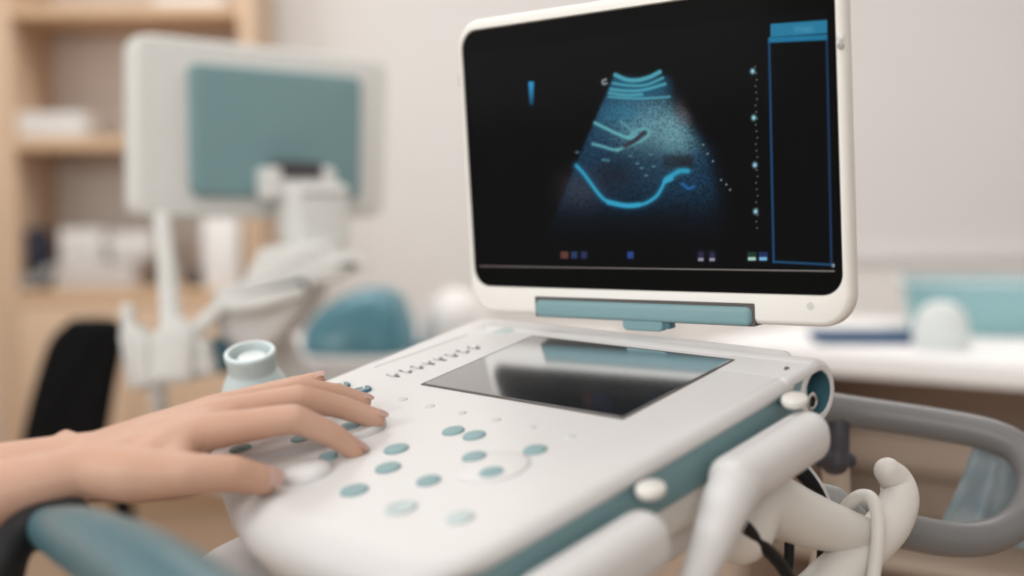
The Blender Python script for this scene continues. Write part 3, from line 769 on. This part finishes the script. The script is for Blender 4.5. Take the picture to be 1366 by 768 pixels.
bm = NB(); slab(bm, rrect(0.44, 0.52, 0.08), 0.07, 0.15, 0.03, 4, xf=T((cz.x, cz.y + 0.05, 0)) @ Matrix.Rotation(-0.4, 4, 'Z')); s2('foot', bm, 'cool')
for sx in (-1, 1):
    for sy in (-1, 1):
        p = T((cz.x, cz.y + 0.05, 0)) @ Matrix.Rotation(-0.4, 4, 'Z') @ Vector((sx * 0.17, sy * 0.2, 0.04))
        bm = NB(); lathe(bm, [(0.001, -0.015), (0.036, -0.015), (0.04, -0.01), (0.04, 0.01), (0.036, 0.015), (0.001, 0.015)], 20, T(p) @ Rx); s2('caster', bm, 'black')
bm = NB(); tube(bm, [Vector((cz.x - 0.02, cz.y + 0.04, cz.z - 0.04)), Vector((cz.x + 0.04, cz.y + 0.08, cz.z - 0.19))], 0.035, 2, 16, smooth=False); s2('neck', bm, 'couch_base')
# pole and probe rack at its left
bm = NB(); tube(bm, [at(216, 292, 2.06), at(222, 350, 2.05), at(229, 440, 2.04)], [0.0135, 0.015, 0.018], 4, 14); s2('pole', bm, 'cool')
bm = NB(); tube(bm, [at(240, 460, 2.04), at(270, 432, 2.05), at(302, 402, 2.08)], [0.014, 0.013, 0.014], 6, 14); s2('rack_arm', bm, 'cool')
RF = frame_mat(at(225, 480, 2.03), x=Vector((1, 0, 0)), z=Vector((0, -1, 0)))
def rpoly(pts, r):
    I = RF.inverted(); q = [(I @ at(u, v, 2.03)) for u, v in pts]; return rquad([(p.x, p.y) for p in q], r)
bm = NB(); slab(bm, rpoly([(164, 440), (176, 520), (208, 512), (206, 452), (180, 428)], 0.012), -0.03, 0.03, 0.012, 5, xf=RF); s2('probe_holder', bm, 'cool')
bm = NB(); slab(bm, rpoly([(206, 446), (206, 514), (262, 506), (264, 440), (238, 420)], 0.012), -0.025, 0.035, 0.012, 5, xf=RF); s2('probe_holder', bm, 'cool')
bm = NB(); slab(bm, rpoly([(258, 452), (258, 508), (288, 498), (276, 452)], 0.010), -0.035, 0.02, 0.010, 5, xf=RF); s2('probe_holder', bm, 'cool')
bm = NB(); tube(bm, [at(170, 412, 2.03), at(172, 440, 2.03), at(186, 470, 2.03)], [0.011, 0.010, 0.014], 6, 12); s2('rack_knob', bm, 'cool')
bm = NB(); tube(bm, [at(205, 505, 2.03), at(212, 530, 2.04), at(216, 560, 2.08)], [0.018, 0.014, 0.014], 6, 12); s2('rack_stem', bm, 'couch_base')
bm = NB(); tube(bm, [at(216, 560, 2.08), at(280, 640, 2.16), at(350, 650, 2.25)], 0.016, 6, 12); s2('rack_brace', bm, 'couch_base')
bm = NB(); slab(bm, rrect(0.034, 0.060, 0.014), -0.02, 0.02, 0.008, xf=frame_mat(at(293, 474, 2.10), x=mr, z=mr.cross(Vector((0, 0, 1))))); s2('rack_pad', bm, 'teal_deep')

# ------------------------------------------------------------------ bookshelf
SY = 4.22
def atY(u, v, Y):                             # point on the plane y = Y
    e = at(u, v, 1.0) - CAM
    return CAM + e * ((Y - CAM.y) / e.y)
xl, xr = atY(9, 200, SY).x, atY(331, 200, SY).x
pl = 0.045
BS = thing('bookshelf', 'beech bookshelf with open shelves over a closed cupboard, at far left by the white wall', 'bookshelf', T(((xl + xr) / 2, SY, 0)))
def bs(name, lo, hi, m, r=0.003):
    bm = NB(); box(bm, lo, hi, r, 2); return finish(name, bm, m, BS, world=True)
YS = YB - 0.02
bs('side_panel', (xl - pl * 1.6, SY, 0.0), (xl + pl / 2, YS, 2.15), 'wood')
bs('side_panel', (xr - pl / 2, SY, 0.0), (xr + pl / 2, YS, 2.15), 'wood')
xa, xb = xl + pl / 2, xr - pl / 2
bs('back_panel', (xa, YS - 0.015, 0.0), (xb, YS, 2.14), 'back')
z_top = atY(150, 14, SY).z; z_mid = atY(100, 191, SY).z; z_low = atY(100, 396, SY).z
bs('shelf', (xa, SY + 0.004, z_top - 0.018), (xb, YS - 0.015, z_top + 0.018), 'wood_h')
bs('shelf', (xa, SY + 0.004, z_mid - 0.020), (xb, YS - 0.015, z_mid + 0.020), 'wood_h')
bs('shelf', (xa, SY + 0.004, z_low - 0.022), (xb, YS - 0.015, z_low + 0.022), 'wood_h')
bs('top_panel', (xa, SY + 0.004, 2.10), (xb, YS - 0.015, 2.14), 'wood_h')
bs('plinth', (xa, SY + 0.03, 0.0), (xb, YS - 0.015, 0.07), 'wood_h')
xm = (xa + xb) / 2
for a, b in ((xa + 0.003, xm - 0.002), (xm + 0.002, xb - 0.003)):
    d = bs('cupboard_door', (a, SY - 0.016, 0.075), (b, SY + 0.003, z_low - 0.026), 'wood')
    hx = xm - 0.04 if a < xm - 0.1 else xm + 0.04
    bm = NB(); lathe(bm, [(0.004, 0), (0.004, 0.012), (0.011, 0.016), (0.011, 0.022), (0.001, 0.025)], 16, T((hx, SY - 0.016, z_low - 0.12)) @ Matrix.Rotation(PI / 2, 4, 'X'))
    k_ = finish('knob', bm, 'steel', d); k_.matrix_parent_inverse = Matrix.Identity(4)
# contents
def shelf_item(name, label, cat, u0, u1, v0, zb, m, group=None, dy=0.05, depth=0.2, tilt=0.0, r=0.006):
    a, b = atY(u0, v0, SY + dy), atY(u1, v0, SY + dy)
    h = a.z - zb
    bm = NB(); box(bm, (-(b.x - a.x) / 2, 0, 0), ((b.x - a.x) / 2, depth, h), min(r, h / 3), 2)
    o = finish(name, bm, m); o.location = ((a.x + b.x) / 2, a.y, zb); o.rotation_euler.z = tilt
    return tag(o, label, cat, group)
zt = z_mid + 0.0202
o = shelf_item('paper_stack', 'low pile of grey-white papers lying on the middle shelf', 'papers', 22, 112, 150, zt, 'paper', dy=0.04)
t0 = atY(12, 165, SY + 0.08)
o = shelf_item('folder', 'dark folder edge at the left end of the middle shelf, beside the papers', 'folder', 15, 21, 158, zt, 'navy', dy=0.03, depth=0.22, r=0.001)
zt = z_low + 0.0222
hh = atY(100, 352, SY + 0.03).z
o = shelf_item('paper_stack', 'tall pile of warm white papers on the lower shelf, under the cold white pile', 'papers', 70, 178, 352, zt, 'paper2', dy=0.03)
o = shelf_item('paper_stack', 'cold white papers lying on top of the warm white pile, lower shelf', 'papers', 78, 134, 306, hh + 0.0003, 'paper', dy=0.04)
o = shelf_item('paper_roll', 'white bulging folded sheet at the right on top of the lower shelf papers', 'papers', 140, 200, 310, hh + 0.0003, 'paper', dy=0.05, r=0.03)
a = atY(46, 346, SY + 0.08)
bm = NB(); hb_ = atY(46, 302, SY + 0.08).z - zt
lathe(bm, [(0.001, 0.0), (0.045, 0.0), (0.052, 0.02), (0.052, hb_ * .75), (0.04, hb_ * .95), (0.001, hb_)], 24)
o = finish('bag', bm, 'navy'); o.location = (a.x, a.y + .03, zt); tag(o, 'rounded dark navy bag at the left end of the lower shelf', 'bag')
a = atY(42, 378, SY + 0.02)
bm = NB(); tube(bm, [(-0.05, 0, 0.022), (0.0, -0.005, 0.035), (0.055, 0, 0.075)], [0.02, 0.022, 0.016], 6, 14)
o = finish('cloth', bm, 'mid_grey'); o.location = (a.x + .02, SY + 0.025, zt); tag(o, 'grey crumpled cloth lying before the navy bag on the lower shelf', 'cloth')
a = atY(262, 352, SY + 0.06)
bm = NB(); lathe(bm, [(0.001, 0), (0.02, 0), (0.022, 0.01), (0.02, 0.05), (0.012, 0.07), (0.001, 0.075)], 18)
o = finish('jar', bm, 'dark'); o.location = (a.x, a.y, zt); tag(o, 'small dark jar at the right end of the lower shelf', 'jar')
o = shelf_item('file_box', 'tall white file box at the right end of the lower shelf, beside the dark jar', 'box', 269, 318, 285, zt, 'wainscot', dy=0.03, r=0.004)
o = shelf_item('paper_stack', 'flat pile of pale papers on the topmost visible shelf', 'papers', 205, 300, -6, z_top + 0.0182, 'paper', dy=0.06)

# ------------------------------------------------------------------ office chair
cp = at(95, 500, 2.75)
CH = thing('office_chair', 'black fabric office chair in front of the wooden cupboard', 'chair', T((cp.x - 0.02, cp.y + 0.05, 0)))
def chp(name, bm, m): return finish(name, bm, m, CH, world=True)
bk = [at(98, 424, 2.75), at(150, 424, 2.75), at(163, 440, 2.75), at(163, 470, 2.75), at(152, 520, 2.75), at(138, 590, 2.75), at(118, 640, 2.75), at(20, 640, 2.75), at(30, 580, 2.75), at(48, 512, 2.75), at(70, 452, 2.75)]
FM = frame_mat(cp, x=Vector((1, 0, 0)), z=Vector((0, -1, 0)))
I = FM.inverted(); o2 = [(I @ p) for p in bk]
so = smooth_outline([(p.x, p.y) for p in o2], 4)
ar = sum(so[i][0] * so[(i + 1) % len(so)][1] - so[(i + 1) % len(so)][0] * so[i][1] for i in range(len(so)))
if ar < 0: so.reverse()
bm = NB(); slab(bm, so, -0.035, 0.035, 0.03, 5, xf=FM @ Matrix.Rotation(0.0, 4, 'Y')); chp('backrest', bm, 'fabric_black')
zs = 0.46
bm = NB(); slab(bm, rrect(0.46, 0.44, 0.09), zs - 0.07, zs, 0.03, 5, xf=T((cp.x + 0.02, cp.y + 0.27, 0))); chp('seat', bm, 'fabric_black')
bm = NB(); tube(bm, [at(85, 640, 2.78), Vector((cp.x, cp.y + 0.06, zs - 0.06)), Vector((cp.x + 0.02, cp.y + 0.27, zs - 0.08))], 0.02, 6, 12); chp('back_bracket', bm, 'black')
bm = NB(); tube(bm, [Vector((cp.x + 0.02, cp.y + 0.27, zs - 0.07)), Vector((cp.x + 0.02, cp.y + 0.27, 0.08))], 0.025, 2, 14, smooth=False); chp('gas_column', bm, 'black')
for k in range(5):
    a = 2 * PI * k / 5 + 0.3; c0 = Vector((cp.x + 0.02, cp.y + 0.27, 0.10)); c1 = c0 + Vector((0.27 * math.cos(a), 0.27 * math.sin(a), -0.025))
    bm = NB(); tube(bm, [c0, c1], [0.024, 0.014], 2, 12, smooth=False); chp('base_leg', bm, 'black')
    bm = NB(); lathe(bm, [(0.001, -0.012), (0.024, -0.012), (0.027, -0.008), (0.027, 0.008), (0.024, 0.012), (0.001, 0.012)], 16, T((c1.x, c1.y, 0.0275)) @ Matrix.Rotation(a, 4, 'Z') @ Matrix.Rotation(PI / 2, 4, 'X')); chp('caster', bm, 'black')

# ------------------------------------------------------------------ exam couch with teal cushion
ez = at(475, 470, 2.75)
ang = math.radians(-8)
EM = T((ez.x + 0.18, ez.y + 0.20, 0)) @ Matrix.Rotation(ang, 4, 'Z')
EC = thing('exam_couch', 'pale exam couch with white sheet behind the ultrasound machine, under the teal cushion', 'couch', EM)
def ec(name, bm, m): return finish(name, bm, m, EC)
zt = ez.z
bm = NB(); slab(bm, rrect(0.80, 0.62, 0.04), zt - 0.10, zt - 0.02, 0.02, 4); ec('mattress', bm, 'couch_base')
bm = NB(); slab(bm, rrect(0.81, 0.63, 0.04), zt - 0.024, zt, 0.008, 3); ec('sheet', bm, 'sheet')
bm = NB(); slab(bm, rrect(0.82, 0.64, 0.03), zt - 0.14, zt - 0.10, 0.006, 3); ec('bed_frame', bm, 'orange_wood')
bm = NB(); slab(bm, rrect(0.74, 0.56, 0.03), 0.0, zt - 0.14, 0.006, 3); ec('cabinet_base', bm, 'couch_base')
a, b = at(397, 464, 2.68), at(549, 464, 2.68); hgt = at(475, 386, 2.68).z - zt
wd = (b - a).length
bm = NB()
prof = []
nn = 26; rl = []
for i in range(nn + 1):
    y = -1 + 2 * i / nn
    sc_ = max(0.12, (1 - abs(y) ** 3.0)) ** 0.5
    ring = []
    outline = [(-.49, .0), (-.50, .18), (-.46, .42), (-.34, .66), (-.16, .86), (.02, .98), (.20, 1.0), (.36, .92), (.43, .68), (.48, .38), (.50, .16), (.49, .0)]
    for (x, z) in outline: ring.append((x * wd * (0.5 + 0.5 * sc_), y * 0.11, z * hgt * sc_))
    rl.append(ring)
rings(bm, rl)
bmesh.ops.subdivide_edges(bm, edges=bm.edges[:], cuts=1, use_grid_fill=True)
bmesh.ops.smooth_vert(bm, verts=bm.verts[:], factor=0.5, use_axis_x=True, use_axis_y=True, use_axis_z=True)
lo = min(v.co.z for v in bm.verts)
for v in bm.verts: v.co.z -= lo
o = finish('cushion', bm, 'cushion', angle=80); o.location = ((a.x + b.x) / 2, a.y + 0.10, zt + 0.0003); o.rotation_euler.z = ang
tag(o, 'domed teal vinyl cushion resting on the pale exam couch', 'cushion')
p = at(562, 452, 2.62)
bm = NB(); box(bm, (-0.05, -0.05, 0), (0.055, 0.05, 0.035), 0.012, 3); o = finish('pouch', bm, 'teal_deep'); o.location = (p.x + .03, p.y, zt + 0.0003)
tag(o, 'small dark blue pouch on the couch right of the teal cushion', 'pouch')
p = at(610, 410, 2.88)
bm = NB(); nn = 16; rl = []
for i in range(nn + 1):
    x = -1 + 2 * i / nn; ring = []
    s = max(0.1, 1 - abs(x) ** 3) ** 0.6
    for k in range(18):
        a_ = 2 * PI * k / 18
        ring.append((x * 0.085, 0.085 * s * math.cos(a_) * (1 + 0.12 * math.sin(5 * x + k)), max(0, 0.062 * s * (1 + math.sin(a_)) * (1 + 0.08 * math.sin(7 * x + 2 * k)))))
    rl.append(ring)
rings(bm, rl); o = finish('pillow', bm, 'sheet', angle=80); o.location = (p.x, p.y, zt + 0.0003); o.rotation_euler = (0, 0, 0.2)
tag(o, 'crumpled white pillow on the couch behind the display', 'pillow')

# ------------------------------------------------------------------ desk on the right
e0, e1 = at(1110, 470, 2.37), at(1366, 486, 2.16)
zd = (e0.z + e1.z) / 2
dx_ = (e1 - e0); dx_.z = 0; dx_.normalize()
DM = Matrix.Translation((e0.x, e0.y, 0)) @ Matrix((dx_, Vector((-dx_.y, dx_.x, 0)), Vector((0, 0, 1)))).transposed().to_4x4()
DK = thing('desk', 'white topped desk with brown panel below, right of the display', 'desk', DM)
def dk(name, lo, hi, m, r=0.004):
    bm = NB(); box(bm, lo, hi, r, 2); return finish(name, bm, m, DK)
dk('desktop', (-0.28, 0, zd - 0.044), (1.25, 0.72, zd), 'desk', 0.006)
dk('back_panel', (-0.24, 0.55, 0.02), (1.21, 0.58, zd - 0.048), 'desk_brown')
dk('side_panel', (-0.24, 0.06, 0.0), (-0.21, 0.55, zd - 0.048), 'desk_brown')
dk('side_panel', (1.18, 0.06, 0.0), (1.21, 0.55, zd - 0.048), 'desk_brown')
dk('crossbar', (-0.21, 0.44, zd - 0.31), (1.18, 0.50, zd - 0.225), 'beige', 0.012)
dk('low_shelf', (-0.21, 0.20, 0.30), (1.18, 0.55, 0.325), 'beige')
zt = zd
a = at(1208, 428, 2.62)
# blue folder
fo = DM.inverted() @ at(1165, 437, 2.55)
bm = NB(); box(bm, (-0.115, -0.07, 0), (0.10, 0.07, 0.018), 0.003, 2); o = finish('folder', bm, 'blue')
o.matrix_world = Matrix.Translation(DM @ Vector((fo.x, 0.21, zt + 0.0003))) @ Matrix.Rotation(-0.1, 4, 'Z')
tag(o, 'flat dark blue folder on the white desk beside the display', 'folder')
# clear teal bin
tb = at(1302, 446, 2.62)
bm = NB()
W0, W1 = rrect(0.30, 0.24, 0.03, 6), rrect(0.34, 0.28, 0.035, 6)
I0, I1 = rrect(0.292, 0.232, 0.028, 6), rrect(0.332, 0.272, 0.033, 6)
hb_ = 0.108
rings(bm, [[(x, y, 0) for x, y in W0], [(x, y, hb_) for x, y in W1], [(x, y, hb_) for x, y in I1], [(x, y, 0.004) for x, y in I0]])
TBM = Matrix.Translation((tb.x + 0.052, tb.y + 0.10, zt + 0.0003)) @ Matrix.Rotation(-0.25, 4, 'Z')
t = thing('plastic_bin', 'clear teal plastic bin on the white desk at the right edge', 'bin', TBM)
finish('bin_body', bm, 'tray', t)
bm = NB()
rings(bm, [[(x, y, hb_) for x, y in rrect(0.332, 0.272, 0.033, 6)], [(x, y, hb_) for x, y in rrect(0.352, 0.292, 0.04, 6)], [(x, y, hb_ + 0.006) for x, y in rrect(0.352, 0.292, 0.04, 6)], [(x, y, hb_ + 0.006) for x, y in rrect(0.332, 0.272, 0.033, 6)], ], cap=False)
finish('bin_rim', bm, 'frost', t)
# pale pouch standing before the bin
bm = NB(); lathe(bm, [(0.001, 0), (0.046, 0), (0.052, 0.006), (0.053, 0.03), (0.049, 0.055), (0.040, 0.076), (0.024, 0.090), (0.001, 0.095)], 32, sy=0.6)
p = at(1260, 452, 2.36)
o = finish('plastic_pack', bm, 'frost'); o.location = (p.x, p.y + 0.02, zt + 0.0003); o.rotation_euler.z = -0.5
tag(o, 'pale frosted plastic pack standing in front of the clear teal bin', 'pack')

# teal film hanging behind the grey handle
bm = NB(); n1, n2 = 22, 14
hp = at(1340, 594, 1.155)
vs = []
for j in range(n2 + 1):
    s = j / n2; row = []
    for i in range(n1 + 1):
        t_ = i / n1 * 2 - 1
        w_ = 0.030 + 0.018 * s
        row.append(bm.verts.new((t_ * w_ - 0.006 * s, 0.012 * math.sin(t_ * 7 + s * 2) * (0.4 + s) , -0.085 * s * (1 - 0.12 * t_ * t_ + 0.10 * math.sin(t_ * 4)))))
    vs.append(row)
for j in range(n2):
    for i in range(n1): bm.faces.new((vs[j][i], vs[j][i + 1], vs[j + 1][i + 1], vs[j + 1][i]))
bmesh.ops.solidify(bm, geom=bm.faces[:], thickness=0.0012)
o = finish('plastic_wrapper', bm, 'bag', angle=80); o.location = hp
tag(o, 'crinkled blue plastic wrapper hanging behind the grey loop handle', 'wrapper')

# ------------------------------------------------------------------ lights
def area(name, loc, rot, sx, sy, e, c):
    l = bpy.data.lights.new(name, 'AREA'); l.shape = 'RECTANGLE'; l.size = sx; l.size_y = sy; l.energy = e; l.color = c
    o = bpy.data.objects.new(name, l); COL.objects.link(o); o.location = loc; o.rotation_euler = rot
    return o
warm = (1.0, 0.985, 0.97)
area('ceiling_lamp_and_fill', (-0.2, 0.9, ZC - 0.03), (0, 0, 0), 1.6, 1.0, 12.5, warm)
area('ceiling_lamp_and_fill', (-0.9, 3.2, ZC - 0.03), (0, 0, 0), 1.6, 1.0, 24, warm)  # unseen fill, added to brighten the left wall and bookshelf
area('ceiling_lamp_and_fill', (1.2, 2.8, ZC - 0.03), (0, 0, 0), 1.2, 1.0, 20, warm)  # unseen fill, added to balance brightness on the right
area('window_and_fill_light', (XL + 0.05, 1.0, 1.75), (0, math.radians(-90), 0), 1.3, 2.6, 9, (0.945, 0.985, 1.0))
area('window_and_fill_light', (XL + 0.05, -0.8, 2.1), (0, math.radians(-80), 0), 0.9, 1.8, 50, (0.945, 0.985, 1.0))  # unseen fill from the left, added to balance brightness levels
area('window_and_fill_light', (-0.4, YF + 0.05, 2.2), (math.radians(78), 0, 0), 2.6, 0.8, 42, (0.945, 0.985, 1.0))
w = bpy.data.worlds.new('room_air'); SC.world = w; w.use_nodes = True
w.node_tree.nodes['Background'].inputs['Color'].default_value = (0.9, 0.88, 0.85, 1)
w.node_tree.nodes['Background'].inputs['Strength'].default_value = 0.25

# ------------------------------------------------------------------ camera
cd = bpy.data.cameras.new('camera'); co = bpy.data.objects.new('camera', cd); COL.objects.link(co)
cd.sensor_width = 36; cd.lens = F / 1366 * 36; cd.clip_start = 0.02
R3 = Matrix((CW @ Vector((1, 0, 0)), CW @ Vector((0, -1, 0)), CW @ Vector((0, 0, -1)))).transposed()
co.matrix_world = Matrix.Translation(CAM) @ R3.to_4x4()
cd.dof.use_dof = True; cd.dof.focus_distance = 0.985; cd.dof.aperture_fstop = 1.9
SC.camera = co
SC.view_settings.view_transform = 'Standard'; SC.view_settings.look = 'None'
SC.view_settings.gamma = 1.0; SC.view_settings.use_curve_mapping = False
SC.view_settings.exposure = 0.14
SC.cycles.use_denoising = True
SC.cycles.max_bounces = 8
